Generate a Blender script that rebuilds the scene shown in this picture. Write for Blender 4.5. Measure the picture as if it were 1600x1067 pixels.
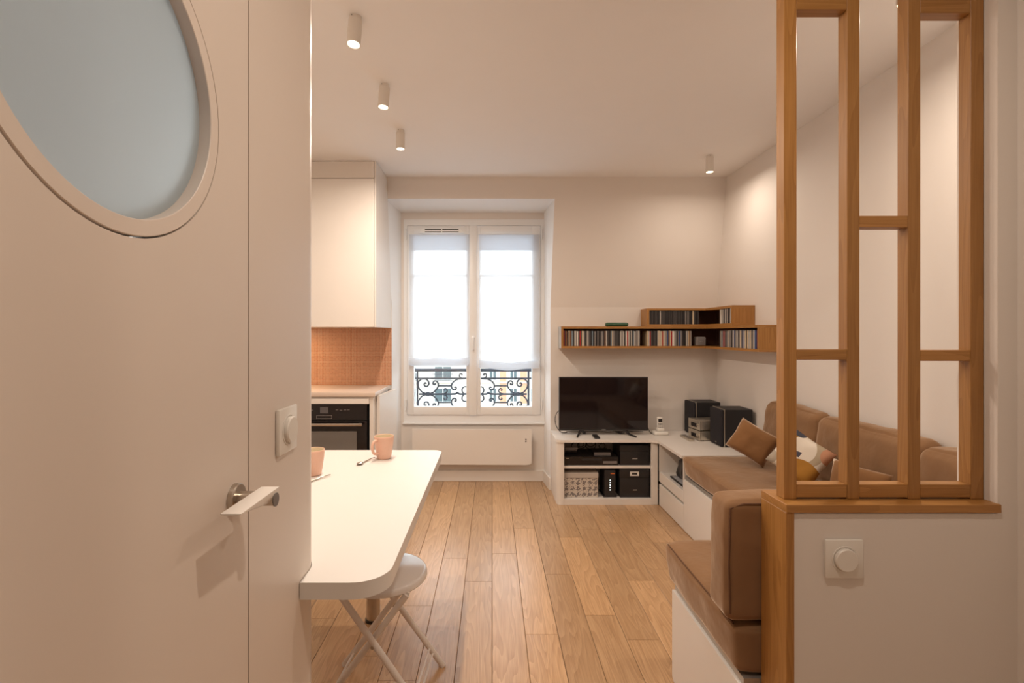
import bpy, bmesh, math, random
from mathutils import Vector, Matrix, noise
R = random.Random(7)
scene = bpy.context.scene
for o in list(bpy.data.objects): bpy.data.objects.remove(o)
COL = scene.collection
PI = math.pi

# ------------------------------------------------------------------ camera
F = 780.0                       # focal length in pixels of a 1600 px wide frame
cam_d = bpy.data.cameras.new('camera'); cam = bpy.data.objects.new('camera', cam_d); COL.objects.link(cam)
cam.location = (0, 0, 1.326); cam.rotation_euler = (PI/2, 0, 0)
cam_d.sensor_width = 36; cam_d.lens = F/1600*36
cam_d.shift_x = 31/1600; cam_d.shift_y = -12.5/1600
cam_d.clip_start = .02; cam_d.clip_end = 400
scene.camera = cam
# ------------------------------------------------------------------ world, exposure
w = bpy.data.worlds.new('overcast_sky'); scene.world = w; w.use_nodes = True
w.node_tree.nodes['Background'].inputs[0].default_value = (.88, .95, 1, 1)
w.node_tree.nodes['Background'].inputs[1].default_value = 3.7
vs = scene.view_settings
vs.view_transform = 'Standard'; vs.look = 'None'; vs.gamma = 1; vs.use_curve_mapping = False
vs.exposure = 0.32
SPOT_W, HALL_W = 10.5, 7.6
WARM = (1, .84, .69)

# ------------------------------------------------------------------ materials
MATS = {}
def mat(name, col, rough=.5, metal=0, vary=.04, scale=6, bump=0, bscale=60, sheen=0, coat=0, emit=0, spec=.5):
    if name in MATS: return MATS[name]
    m = bpy.data.materials.new(name); m.use_nodes = True; MATS[name] = m
    nt = m.node_tree; p = nt.nodes['Principled BSDF']
    p.inputs['Roughness'].default_value = rough; p.inputs['Metallic'].default_value = metal
    p.inputs['Specular IOR Level'].default_value = spec
    if sheen:
        p.inputs['Sheen Weight'].default_value = sheen; p.inputs['Sheen Roughness'].default_value = .35
        p.inputs['Sheen Tint'].default_value = (1, .82, .65, 1)
    if coat: p.inputs['Coat Weight'].default_value = coat
    if emit:
        p.inputs['Emission Color'].default_value = (*col, 1); p.inputs['Emission Strength'].default_value = emit
    tc = nt.nodes.new('ShaderNodeTexCoord')
    n = nt.nodes.new('ShaderNodeTexNoise'); n.inputs['Scale'].default_value = scale; n.inputs['Detail'].default_value = 3
    nt.links.new(tc.outputs['Object'], n.inputs['Vector'])
    r = nt.nodes.new('ShaderNodeMixRGB'); r.blend_type = 'MIX'
    r.inputs[1].default_value = (*[max(0, c*(1-vary)) for c in col], 1)
    r.inputs[2].default_value = (*[min(1, c*(1+vary)) for c in col], 1)
    nt.links.new(n.outputs['Fac'], r.inputs[0]); nt.links.new(r.outputs[0], p.inputs['Base Color'])
    if bump:
        n2 = nt.nodes.new('ShaderNodeTexNoise'); n2.inputs['Scale'].default_value = bscale
        nt.links.new(tc.outputs['Object'], n2.inputs['Vector'])
        b = nt.nodes.new('ShaderNodeBump'); b.inputs['Strength'].default_value = bump; b.inputs['Distance'].default_value = .01
        nt.links.new(n2.outputs['Fac'], b.inputs['Height']); nt.links.new(b.outputs[0], p.inputs['Normal'])
    return m

def wood(name, c1, c2, axis, rough=.4, rnd=.0, fine=1.0, coat=0):
    """oak: long grain along `axis` (0,1,2) with cathedral waves and pores; per-object offset"""
    if name in MATS: return MATS[name]
    m = bpy.data.materials.new(name); m.use_nodes = True; MATS[name] = m
    nt = m.node_tree; N = nt.nodes; L = nt.links; p = N['Principled BSDF']
    p.inputs['Roughness'].default_value = rough
    if coat: p.inputs['Coat Weight'].default_value = coat; p.inputs['Coat Roughness'].default_value = .25
    tc = N.new('ShaderNodeTexCoord'); oi = N.new('ShaderNodeObjectInfo')
    mp = N.new('ShaderNodeMapping'); L.new(tc.outputs['Object'], mp.inputs['Vector'])
    sc = [9, 9, 9]; sc[axis] = .9
    mp.inputs['Scale'].default_value = sc
    cm = N.new('ShaderNodeCombineXYZ')
    mu = N.new('ShaderNodeMath'); mu.operation = 'MULTIPLY'; mu.inputs[1].default_value = 37
    L.new(oi.outputs['Random'], mu.inputs[0])
    for i in range(3): L.new(mu.outputs[0], cm.inputs[i])
    L.new(cm.outputs[0], mp.inputs['Location'])
    n1 = N.new('ShaderNodeTexNoise'); n1.inputs['Scale'].default_value = 1.0; n1.inputs['Detail'].default_value = 2
    L.new(mp.outputs[0], n1.inputs['Vector'])
    m1 = N.new('ShaderNodeMath'); m1.operation = 'MULTIPLY'; m1.inputs[1].default_value = 14*fine
    L.new(n1.outputs['Fac'], m1.inputs[0])
    m2 = N.new('ShaderNodeMath'); m2.operation = 'FRACT'; L.new(m1.outputs[0], m2.inputs[0])
    mp2 = N.new('ShaderNodeMapping'); sc2 = [260, 260, 260]; sc2[axis] = 7
    mp2.inputs['Scale'].default_value = sc2; L.new(tc.outputs['Object'], mp2.inputs['Vector']); L.new(cm.outputs[0], mp2.inputs['Location'])
    n2 = N.new('ShaderNodeTexNoise'); n2.inputs['Scale'].default_value = 1; n2.inputs['Detail'].default_value = 2
    L.new(mp2.outputs[0], n2.inputs['Vector'])
    ad = N.new('ShaderNodeMath'); ad.operation = 'MULTIPLY_ADD'; ad.inputs[1].default_value = .38
    L.new(m2.outputs[0], ad.inputs[0])
    sb = N.new('ShaderNodeMath'); sb.operation = 'MULTIPLY_ADD'; sb.inputs[1].default_value = .9; sb.inputs[2].default_value = -.15
    L.new(n2.outputs['Fac'], sb.inputs[0]); L.new(sb.outputs[0], ad.inputs[2])
    mx = N.new('ShaderNodeMixRGB'); mx.inputs[1].default_value = (*c1, 1); mx.inputs[2].default_value = (*c2, 1)
    L.new(ad.outputs[0], mx.inputs[0])
    hs = N.new('ShaderNodeHueSaturation')
    mr = N.new('ShaderNodeMapRange'); mr.inputs['To Min'].default_value = 1-rnd; mr.inputs['To Max'].default_value = 1+rnd
    L.new(oi.outputs['Random'], mr.inputs['Value']); L.new(mr.outputs[0], hs.inputs['Value'])
    L.new(mx.outputs[0], hs.inputs['Color']); L.new(hs.outputs[0], p.inputs['Base Color'])
    b = N.new('ShaderNodeBump'); b.inputs['Strength'].default_value = .12; b.inputs['Distance'].default_value = .002
    L.new(ad.outputs[0], b.inputs['Height']); L.new(b.outputs[0], p.inputs['Normal'])
    return m

PAINT = mat('wall_paint', (.78, .73, .685), .75, vary=.012, bump=.03, bscale=220)
CEIL = mat('ceiling_paint', (.88, .868, .86), .8, vary=.01)
LACQ = mat('white_lacquer', (.80, .755, .71), .35, vary=.01)
DOORP = mat('door_paint', (.74, .655, .585), .42, vary=.015)
PVC = mat('window_white', (.86, .87, .88), .35, vary=.01)
LAMI = mat('table_laminate', (.77, .745, .715), .38, vary=.01)
FLOOR = wood('floor_oak', (.66, .42, .23), (.36, .195, .088), 1, .30, .16, coat=.35)
OAKV = wood('oak_upright', (.47, .235, .068), (.29, .125, .026), 2, .42, .10)
OAKX = wood('oak_crosswise', (.47, .235, .068), (.29, .125, .026), 0, .42, .08)
OAKY = wood('oak_lengthwise', (.47, .235, .068), (.29, .125, .026), 1, .42, .08)
VELV = mat('brown_velvet', (.25, .137, .068), .85, vary=.25, scale=5, bump=.35, bscale=16, sheen=.9, spec=.2)
VELV2 = mat('brown_velvet_pillow', (.24, .12, .05), .85, vary=.25, scale=9, bump=.4, bscale=20, sheen=.9, spec=.2)
BLACK = mat('black_plastic', (.018, .016, .017), .42, vary=.1)
GLOSSB = mat('gloss_black', (.010, .008, .009), .12, vary=.1)
GRILLE = mat('speaker_cloth', (.016, .014, .018), .9, vary=.3, scale=400)
VINYL = mat('speaker_vinyl', (.014, .013, .015), .55, vary=.2, bump=.05, bscale=300)
SILVER = mat('silver_metal', (.62, .57, .49), .32, .85, vary=.05)
STEEL = mat('brushed_steel', (.55, .50, .44), .28, 1, vary=.08, scale=40)
ALU = mat('aluminium_profile', (.50, .49, .47), .4, .7, vary=.03)
GREY = mat('grey_plastic', (.20, .18, .175), .5)
DARKG = mat('dark_gap', (.03, .026, .024), .9)
IRON = mat('wrought_iron', (.045, .06, .085), .5, .3, vary=.2)
PINK = mat('pink_stoneware', (.80, .50, .38), .4, vary=.06, scale=30)
CREAM = mat('cream_glaze', (.80, .70, .52), .3, vary=.03)
STOOLW = mat('stool_white', (.78, .74, .72), .18, vary=.01, coat=.4)
TUBEW = mat('stool_tube_paint', (.76, .69, .64), .35, vary=.02)
PHONEW = mat('phone_white', (.80, .77, .72), .35)
LAMPW = mat('spot_white', (.80, .75, .69), .45, vary=.02)
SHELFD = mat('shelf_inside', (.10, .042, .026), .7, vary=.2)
GREENP = mat('dark_green_case', (.02, .075, .03), .4, vary=.3, scale=60)

def emission(name, col, s):
    m = bpy.data.materials.new(name); m.use_nodes = True; nt = m.node_tree
    nt.nodes.remove(nt.nodes['Principled BSDF']); e = nt.nodes.new('ShaderNodeEmission')
    e.inputs[0].default_value = (*col, 1); e.inputs[1].default_value = s
    nt.links.new(e.outputs[0], nt.nodes['Material Output'].inputs[0]); return m
GLOW = emission('lamp_lens_glow', (1, .86, .62), 6)

def mixed(name, parts):
    """parts: list of (node type, colour, roughness or None, weight) blended in order"""
    m = bpy.data.materials.new(name); m.use_nodes = True; nt = m.node_tree
    nt.nodes.remove(nt.nodes['Principled BSDF']); last = None; tot = 0
    for typ, col, ro, wt in parts:
        n = nt.nodes.new(typ); n.inputs['Color'].default_value = (*col, 1)
        if ro is not None: n.inputs['Roughness'].default_value = ro
        tot += wt
        if last is None: last = n
        else:
            mx = nt.nodes.new('ShaderNodeMixShader'); mx.inputs[0].default_value = wt/tot
            nt.links.new(last.outputs[0], mx.inputs[1]); nt.links.new(n.outputs[0], mx.inputs[2]); last = mx
    nt.links.new(last.outputs[0], nt.nodes['Material Output'].inputs[0]); return m
GLASS = mixed('clear_pane', [('ShaderNodeBsdfTransparent', (.96, .98, .98), None, .94), ('ShaderNodeBsdfGlossy', (1, 1, 1), .03, .06)])
SHEER = mixed('sheer_voile', [('ShaderNodeBsdfTransparent', (1, 1, 1), None, .14), ('ShaderNodeBsdfTranslucent', (.84, .89, .95), None, .38), ('ShaderNodeBsdfDiffuse', (.85, .89, .95), None, .42)])
FROST = mixed('frosted_glass', [('ShaderNodeBsdfTranslucent', (.82, .86, .87), None, .62), ('ShaderNodeBsdfDiffuse', (.42, .46, .48), None, .30), ('ShaderNodeBsdfGlossy', (.9, .95, .95), .35, .08)])

def mosaic_mat():
    m = bpy.data.materials.new('micro_mosaic'); m.use_nodes = True; nt = m.node_tree; p = nt.nodes['Principled BSDF']
    tc = nt.nodes.new('ShaderNodeTexCoord'); sp = nt.nodes.new('ShaderNodeSeparateXYZ'); cb = nt.nodes.new('ShaderNodeCombineXYZ')
    nt.links.new(tc.outputs['Object'], sp.inputs[0]); nt.links.new(sp.outputs['X'], cb.inputs[0]); nt.links.new(sp.outputs['Z'], cb.inputs[1])
    br = nt.nodes.new('ShaderNodeTexBrick'); br.offset = 0; br.squash = 1
    br.inputs['Color1'].default_value = (.56, .25, .13, 1); br.inputs['Color2'].default_value = (.44, .185, .09, 1)
    br.inputs['Mortar'].default_value = (.62, .42, .30, 1); br.inputs['Scale'].default_value = 1
    br.inputs['Brick Width'].default_value = .0125; br.inputs['Row Height'].default_value = .0125; br.inputs['Mortar Size'].default_value = .0013
    nt.links.new(cb.outputs[0], br.inputs['Vector']); nt.links.new(br.outputs['Color'], p.inputs['Base Color'])
    b = nt.nodes.new('ShaderNodeBump'); b.inputs['Strength'].default_value = .4; b.inputs['Distance'].default_value = .002; b.invert = True
    nt.links.new(br.outputs['Fac'], b.inputs['Height']); nt.links.new(b.outputs[0], p.inputs['Normal'])
    p.inputs['Roughness'].default_value = .3
    return m
MOSAIC = mosaic_mat()

# ------------------------------------------------------------------ mesh helpers
class MB:
    def __init__(s): s.bm = bmesh.new()
    def box(s, x0, x1, y0, y1, z0, z1, r=0, seg=2):
        g = bmesh.ops.create_cube(s.bm, size=1)['verts']
        for v in g:
            v.co = Vector(((x0+x1)/2+v.co.x*(x1-x0), (y0+y1)/2+v.co.y*(y1-y0), (z0+z1)/2+v.co.z*(z1-z0)))
        if r > 0:
            es = list({e for v in g for e in v.link_edges})
            bmesh.ops.bevel(s.bm, geom=es, offset=r, segments=seg, affect='EDGES', profile=.5)
        return s
    def faces(s, verts, faces):
        vs_ = [s.bm.verts.new(v) for v in verts]
        for f in faces: s.bm.faces.new([vs_[i] for i in f])
        return s
    def prism(s, pts, axis, a, b):
        """2-D outline extruded along axis; pts are the two remaining coordinates in xyz order; a, b numbers or functions of the point"""
        fa = a if callable(a) else (lambda p: a); fb = b if callable(b) else (lambda p: b)
        def mk(p, t):
            c = list(p); c.insert(axis, t); return c
        n = len(pts)
        va = [s.bm.verts.new(mk(p, fa(p))) for p in pts]; vb = [s.bm.verts.new(mk(p, fb(p))) for p in pts]
        fs = [s.bm.faces.new(va), s.bm.faces.new(list(reversed(vb)))]
        for i in range(n): fs.append(s.bm.faces.new((va[i], vb[i], vb[(i+1) % n], va[(i+1) % n])))
        bmesh.ops.recalc_face_normals(s.bm, faces=fs)
        return s
    def tube(s, pts, r, n=8, caps=True):
        pts = [Vector(p) for p in pts]; rings = []
        up = None
        for i, p in enumerate(pts):
            t = (pts[min(i+1, len(pts)-1)] - pts[max(i-1, 0)]).normalized()
            if up is None:
                up = Vector((0, 0, 1)) if abs(t.z) < .9 else Vector((1, 0, 0))
            u = t.cross(up)
            if u.length < 1e-6: u = t.orthogonal()
            u.normalize(); v = u.cross(t).normalized(); up = v
            rr = r[i] if isinstance(r, (list, tuple)) else r
            rings.append([s.bm.verts.new(p+rr*(math.cos(2*PI*k/n)*u+math.sin(2*PI*k/n)*v)) for k in range(n)])
        fs = []
        for a, b in zip(rings, rings[1:]):
            for k in range(n): fs.append(s.bm.faces.new((a[k], a[(k+1) % n], b[(k+1) % n], b[k])))
        if caps: fs += [s.bm.faces.new(rings[0]), s.bm.faces.new(list(reversed(rings[-1])))]
        bmesh.ops.recalc_face_normals(s.bm, faces=fs)
        return s
    def lathe(s, prof, c, axis=2, n=32, closed=False):
        """profile of (radius, height) turned about an axis through c"""
        c = Vector(c); rings = []
        def pt(r, h, a):
            q = [r*math.cos(a), r*math.sin(a)]; q.insert(axis, h); return c+Vector(q)
        for r, h in prof:
            if r < 1e-6: rings.append([s.bm.verts.new(pt(0, h, 0))])
            else: rings.append([s.bm.verts.new(pt(r, h, 2*PI*k/n)) for k in range(n)])
        fs = []
        prs = list(zip(rings, rings[1:])) + ([(rings[-1], rings[0])] if closed else [])
        for a, b in prs:
            for k in range(n):
                k2 = (k+1) % n
                if len(a) == 1 and len(b) == 1: continue
                if len(a) == 1: fs.append(s.bm.faces.new((a[0], b[k2], b[k])))
                elif len(b) == 1: fs.append(s.bm.faces.new((a[k], a[k2], b[0])))
                else: fs.append(s.bm.faces.new((a[k], a[k2], b[k2], b[k])))
        bmesh.ops.recalc_face_normals(s.bm, faces=fs)
        return s
    def rot(s, ang, c, axis='Z'):
        bmesh.ops.rotate(s.bm, verts=s.bm.verts[:], cent=Vector(c), matrix=Matrix.Rotation(ang, 3, axis)); return s
W = {}
def build(name, mb, m, parent=None, smooth=False, ang=35):
    bm = mb.bm
    me = bpy.data.meshes.new(name)
    xs = [v.co for v in bm.verts]
    lo = Vector([min(v[i] for v in xs) for i in range(3)]); hi = Vector([max(v[i] for v in xs) for i in range(3)])
    org = Vector(((lo.x+hi.x)/2, (lo.y+hi.y)/2, lo.z))
    for v in bm.verts: v.co -= org
    if smooth:
        for f in bm.faces: f.smooth = True
        for e in bm.edges:
            if len(e.link_faces) == 2 and e.calc_face_angle(0) > math.radians(ang): e.smooth = False
    bm.to_mesh(me); bm.free()
    me.materials.append(m)
    o = bpy.data.objects.new(name, me); COL.objects.link(o)
    W[o.name] = org
    if parent is not None:
        o.parent = parent; o.location = org - W[parent.name]
    else: o.location = org
    return o
def tag(o, label, cat, group=None):
    o['label'] = label; o['category'] = cat
    if group: o['group'] = group
    return o
def thing(name, loc, label, cat, group=None):
    o = bpy.data.objects.new(name, None); COL.objects.link(o); o.location = loc; o.empty_display_size = .1
    W[o.name] = Vector(loc); return tag(o, label, cat, group)
def struct(o): o['kind'] = 'structure'; return o
def sempty(name, loc):
    o = bpy.data.objects.new(name, None); COL.objects.link(o); o.location = loc; W[o.name] = Vector(loc); return struct(o)
def bx(name, dims, m, parent=None, r=0, seg=2):
    return build(name, MB().box(*dims, r=r, seg=seg), m, parent, smooth=r > 0)
def arc(cx, cy, r, a0, a1, n=8):
    return [(cx+r*math.cos(math.radians(a0+(a1-a0)*i/n)), cy+r*math.sin(math.radians(a0+(a1-a0)*i/n))) for i in range(n+1)]
def crom(pts, k=6):
    """smooth curve through points"""
    P = [Vector(p) for p in pts]; P = [2*P[0]-P[1]] + P + [2*P[-1]-P[-2]]; out = []
    for i in range(1, len(P)-2):
        for j in range(k):
            t = j/k
            out.append(.5*((2*P[i])+(P[i+1]-P[i-1])*t+(2*P[i-1]-5*P[i]+4*P[i+1]-P[i+2])*t*t+(3*P[i]-P[i-1]-3*P[i+1]+P[i+2])*t**3))
    out.append(P[-2]); return out

def cushion(x0, x1, y0, y1, z0, z1, r=.035, puff=.018, wr=.006, cuts=14, seed=0, post=None):
    """soft rounded box with bulging faces and wrinkles"""
    mb = MB(); bm = mb.bm
    bmesh.ops.create_cube(bm, size=2)
    bmesh.ops.subdivide_edges(bm, edges=bm.edges[:], cuts=cuts, use_grid_fill=True)
    h = Vector(((x1-x0)/2, (y1-y0)/2, (z1-z0)/2)); c = Vector(((x0+x1)/2, (y0+y1)/2, (z0+z1)/2))
    for v in bm.verts:
        u = v.co.copy(); q = Vector((u.x*h.x, u.y*h.y, u.z*h.z))
        inner = Vector([max(-(h[i]-r), min(h[i]-r, q[i])) for i in range(3)])
        d = q-inner
        if d.length > 1e-9:
            nrm = d.normalized(); p = inner+nrm*r
        else: nrm = Vector((0, 0, 1)); p = q
        b = 1.0
        for i in range(3):
            b *= 1 if abs(u[i]) > .999 and abs(nrm[i]) > .9 else (1-u[i]**2)
        pf = puff if not isinstance(puff, tuple) else sum(puff[i]*nrm[i]**2 for i in range(3))
        p = p + nrm*pf*max(0, b)
        wn = noise.noise(Vector((p.x*7+seed*5.1, p.y*7, p.z*7)))+.5*noise.noise(Vector((p.x*17, p.y*17+seed, p.z*17)))
        cr_ = 1-2*abs(noise.noise(Vector((p.x*5+seed*2.7, p.y*5, p.z*9+seed))))
        p = p + nrm*wr*(wn+.55*cr_)
        v.co = c+p; v.co.z = max(v.co.z, z0)
        if post: v.co = Vector(post(v.co.copy()))
    return mb
def pillow(c, w, h, t, yaw, pitch, roll, seed=0, cuts=16):
    """scatter pillow: pinched corners, plump middle; local x width, z height, y thickness"""
    mb = MB(); bm = mb.bm; n = cuts; grid = {}
    M = Matrix.Translation(Vector(c)) @ Matrix.Rotation(yaw, 4, 'Z') @ Matrix.Rotation(pitch, 4, 'X') @ Matrix.Rotation(roll, 4, 'Y')
    for sgn in (1, -1):
        for i in range(n+1):
            for j in range(n+1):
                u, v = -1+2*i/n, -1+2*j/n
                if sgn == -1 and (i in (0, n) or j in (0, n)): grid[(sgn, i, j)] = grid[(1, i, j)]; continue
                k = ((1-u**4)*(1-v**4))**.42
                pin = 1-.07*(1-abs(u*v))*(abs(u)**6+abs(v)**6)
                wn = noise.noise(Vector((u*2.3+seed*3, v*2.3, sgn*2)))*.10+noise.noise(Vector((u*6+seed, v*3, 1)))*.05
                p = Vector((u*w/2*pin, sgn*t/2*(k*(1+wn)), v*h/2*pin))
                grid[(sgn, i, j)] = bm.verts.new(M @ p)
    for sgn in (1, -1):
        for i in range(n):
            for j in range(n):
                q = [grid[(sgn, i, j)], grid[(sgn, i+1, j)], grid[(sgn, i+1, j+1)], grid[(sgn, i, j+1)]]
                bm.faces.new(q if sgn == -1 else list(reversed(q)))
    bmesh.ops.recalc_face_normals(bm, faces=bm.faces[:])
    return mb, M

# ================================================================== THE SETTING
CZ = 2.6; D = 4.24
floor = sempty('floor', (0, 1.6, 0))
bx('subfloor', (-2.2, 2.05, -1.3, 4.7, -.12, -.012), DARKG, floor)
PW = .1456; pm = {}
known = {-1: [2.67, 1.42], -2: [2.945, 1.75], -3: [2.43, 1.907], 0: [3.01, 1.5], 1: [2.2, 3.4], 2: [2.75, 1.6], 3: [3.25, 2.35]}
for k in range(-15, 14):
    xa, xb = k*PW, (k+1)*PW
    if xa > 1.93 or xb < -2.0: continue
    if k in known: cuts = sorted([-1.2, -.3, .5]+known[k]+[4.5])
    else:
        cuts = [-1.2]; y = -1.2+R.uniform(.3, 1.2)
        while y < 4.2: cuts.append(y); y += R.uniform(.6, 1.35)
        cuts.append(4.5)
    for a, b in zip(cuts, cuts[1:]):
        mb = MB(); g = .0009
        mb.prism([(xa+g, -.012), (xb-g, -.012), (xb-g, -.0012), (xb-g-.0012, 0), (xa+g+.0012, 0), (xa+g, -.0012)], 1, a+g, b-g)
        build('plank', mb, FLOOR, floor)
struct(bx('ceiling', (-2.2, 2.05, -1.3, 4.75, CZ, CZ+.12), CEIL))
# back wall: vertical below, leaning into the room above (mansard), with the window niche
def splay_r(p): return .495-(p[0]-D)*.118
def splay_l(p): return -.853+(p[0]-D)*.15
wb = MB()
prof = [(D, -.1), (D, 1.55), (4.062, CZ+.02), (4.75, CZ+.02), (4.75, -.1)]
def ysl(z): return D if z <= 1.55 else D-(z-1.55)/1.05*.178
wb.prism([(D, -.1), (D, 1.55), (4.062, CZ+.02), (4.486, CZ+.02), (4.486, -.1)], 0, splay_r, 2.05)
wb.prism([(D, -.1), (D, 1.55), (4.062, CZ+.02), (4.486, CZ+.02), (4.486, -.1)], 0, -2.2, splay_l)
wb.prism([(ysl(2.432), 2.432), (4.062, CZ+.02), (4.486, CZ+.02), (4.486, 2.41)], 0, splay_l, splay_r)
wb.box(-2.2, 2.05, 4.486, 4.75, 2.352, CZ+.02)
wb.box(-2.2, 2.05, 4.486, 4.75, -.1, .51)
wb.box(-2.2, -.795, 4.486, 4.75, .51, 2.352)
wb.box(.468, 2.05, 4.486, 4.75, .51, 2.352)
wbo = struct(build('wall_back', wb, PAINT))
wbo.data.materials.append(mat('reveal_lit_white', (.86, .86, .86), .7, vary=.01))  # reveals whiter than the wall: window light put into their colour
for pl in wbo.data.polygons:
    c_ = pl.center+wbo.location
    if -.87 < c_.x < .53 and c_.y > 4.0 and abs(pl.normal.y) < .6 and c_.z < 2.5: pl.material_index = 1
struct(bx('wall_right', (1.91, 2.05, 1.26, D+.3, -.1, CZ+.02), PAINT))
struct(bx('wall_left', (-2.2, -2.05, -1.3, D+.3, -.1, CZ+.02), PAINT))
struct(bx('wall_front', (-2.2, 2.05, -1.3, -1.18, -.1, CZ+.02), PAINT))
# hall wall with the rounded corner towards the kitchen
HX = -.454
out = [(HX, .932), (HX, 1.235)] + arc(HX-.1, 1.235, .1, 0, 90, 14)[1:] + [(-2.1, 1.335), (-2.1, 1.215), (HX-.12, 1.215), (HX-.12, .932)]
struct(build('wall_hall', MB().prism(out, 2, -.05, CZ+.01), DOORP, smooth=True))
struct(bx('wall_hall_near', (HX-.12, HX, -1.25, .2, -.05, CZ+.01), DOORP))
struct(bx('wall_hall_over_door', (HX-.12, HX, .2, .932, 2.1, CZ+.01), DOORP))
struct(bx('wall_hall_right', (1.337, 1.45, -1.25, 1.27, -.05, CZ+.01), PAINT))
# low partition wall with its full-height pier
PY0, PY1 = 1.266, 1.381
pt = MB(); pt.box(.768, 1.286, PY0+.004, PY1, -.05, .868); pt.box(1.286, 2.0, PY0+.004, PY1, -.05, CZ+.01)
struct(build('wall_partition', pt, PAINT))
# oak ledge and end cladding
t1 = sempty('trim_1', (1.0, PY0, .87))
bx('ledge_board', (.745, 1.289, PY0-.004, PY1+.002, .872, .893), OAKX, t1, r=.0015, seg=1)
t2 = sempty('trim_2', (.755, PY0, 0))
bx('end_board', (.745, .766, PY0-.002, PY1+.002, 0, .8718), OAKV, t2, r=.0015, seg=1)
# baseboards
bb = MB(); bb.box(-.80, .468, 4.472, 4.4855, 0, .10, .003, 1); struct(build('baseboard_back', bb, LACQ))
bb = MB()
bb.prism([(splay_r((D-.001, 0))-.012, D-.013), (.4985, D-.013), (.4985, D-.001), (splay_r((D, 0))-.001, D-.001), (splay_r((4.47, 0))-.001, 4.47), (splay_r((4.47, 0))-.013, 4.47)], 2, 0, .10)
struct(build('baseboard_niche', bb, LACQ))

# ---- door with round frosted window
DY, DZ, DR = .615, 1.661, .2145
def plate_hole(mb, y0, y1, z0, z1, xa, xb, cy, cz, r, n=72):
    angs = sorted([2*PI*i/n for i in range(n)]+[math.atan2(b-cz, a-cy) % (2*PI) for a in (y0, y1) for b in (z0, z1)])
    def edge(a):
        dy, dz = math.cos(a), math.sin(a); ts = []
        if abs(dy) > 1e-9: ts.append(((y1 if dy > 0 else y0)-cy)/dy)
        if abs(dz) > 1e-9: ts.append(((z1 if dz > 0 else z0)-cz)/dz)
        t = min(ts); return cy+t*dy, cz+t*dz
    bm = mb.bm; I, O = {}, {}
    for x in (xa, xb):
        I[x] = [bm.verts.new((x, cy+r*math.cos(a), cz+r*math.sin(a))) for a in angs]
        O[x] = [bm.verts.new((x, *edge(a))) for a in angs]
    m_ = len(angs)
    for i in range(m_):
        j = (i+1) % m_
        for x in (xa, xb): bm.faces.new((I[x][i], O[x][i], O[x][j], I[x][j]))
        bm.faces.new((I[xa][i], I[xa][j], I[xb][j], I[xb][i])); bm.faces.new((O[xa][i], O[xa][j], O[xb][j], O[xb][i]))
    bmesh.ops.recalc_face_normals(bm, faces=bm.faces[:]); return mb
door = sempty('door_1', (HX-.02, .565, 0))
build('door_leaf', plate_hole(MB(), .204, .9275, .006, 2.096, HX-.04, HX, DY, DZ, DR), DOORP, door, smooth=True)
build('porthole_ring', MB().lathe([(.190, -.0), (.191, .001), (.2108, .001), (.2118, 0), (.2118, -.038), (.190, -.038)], (HX, DY, DZ), 0, 96, closed=True), DOORP, door, smooth=True)
gl = build('porthole_glass', MB().lathe([(0, -.018), (.1905, -.018), (.1905, -.025), (0, -.025)], (HX, DY, DZ), 0, 72), FROST, door, smooth=True)
hd = build('door_handle', MB().lathe([(0, .0005), (.026, .0005), (.026, .008), (.024, .010), (0, .010)], (HX, .878, 1.036), 0, 32), STEEL, door, smooth=True)
build('handle_neck', MB().lathe([(0, .010), (.0125, .010), (.0125, .0725), (0, .0725)], (HX, .878, 1.036), 0, 24), STEEL, hd, smooth=True)
hp = [(HX+.041, 1.052), (HX+.073, 1.052)] + [(HX+.057+.016*math.cos(a), 1.046+.022*math.sin(a)) for a in [-i*PI/10 for i in range(0, 11)]]
lv = MB(); lv.prism([(p[0], p[1]) for p in hp], 1, .758, .893)
for v in lv.bm.verts:
    if v.co.y < .8: v.co.z = 1.052-(1.052-v.co.z)*.12
build('lever', lv, LACQ, hd, smooth=True)
build('lever_cap', MB().lathe([(0, .0726), (.0118, .0726), (.0118, .0745), (0, .0745)], (HX, .878, 1.034), 0, 24), GREY, hd, smooth=True)
# bathroom behind the frosted window: unseen lamp added to light the pane
bl = bpy.data.lights.new('added_bathroom_lamp', 'AREA'); bl.shape = 'DISK'; bl.size = .35; bl.energy = 2.6; bl.color = (.95, .98, 1)
blo = bpy.data.objects.new('added_bathroom_lamp', bl); COL.objects.link(blo); blo.location = (-1.35, .35, 2.55)
bfx = build('added_bathroom_ceiling_lamp', MB().lathe([(0, 0), (.19, 0), (.2, .012), (.2, .04), (0, .04)], (-1.35, .35, 2.558), 2, 32), LAMPW, smooth=True)
tag(bfx, 'added round white ceiling lamp lighting the room behind the porthole door', 'lamp')

bw = thing('added_bathroom_wall_lamp', (-.74, 1.18, 1.42), 'added small globe lamp brightening the porthole glass from behind', 'lamp')  # unseen lamp, added to brighten the lower far edge of the pane
build('globe', MB().lathe([(0, -.04), (.02, -.035), (.035, -.02), (.04, 0), (.035, .02), (.02, .035), (0, .04)], (-.74, 1.15, 1.42), 2, 20), emission('added_globe_glow', (.92, .97, 1), 4), bw, smooth=True)
build('wall_arm', MB().tube([(-.74, 1.187, 1.42), (-.74, 1.2145, 1.42)], .015, 12), STEEL, bw, smooth=True)
bp = bpy.data.lights.new('added_globe_light', 'POINT'); bp.energy = 7.0; bp.color = (.92, .97, 1); bp.shadow_soft_size = .04
bpo = bpy.data.objects.new('added_globe_lamp', bp); COL.objects.link(bpo); bpo.location = (-.74, 1.09, 1.42)

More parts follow.
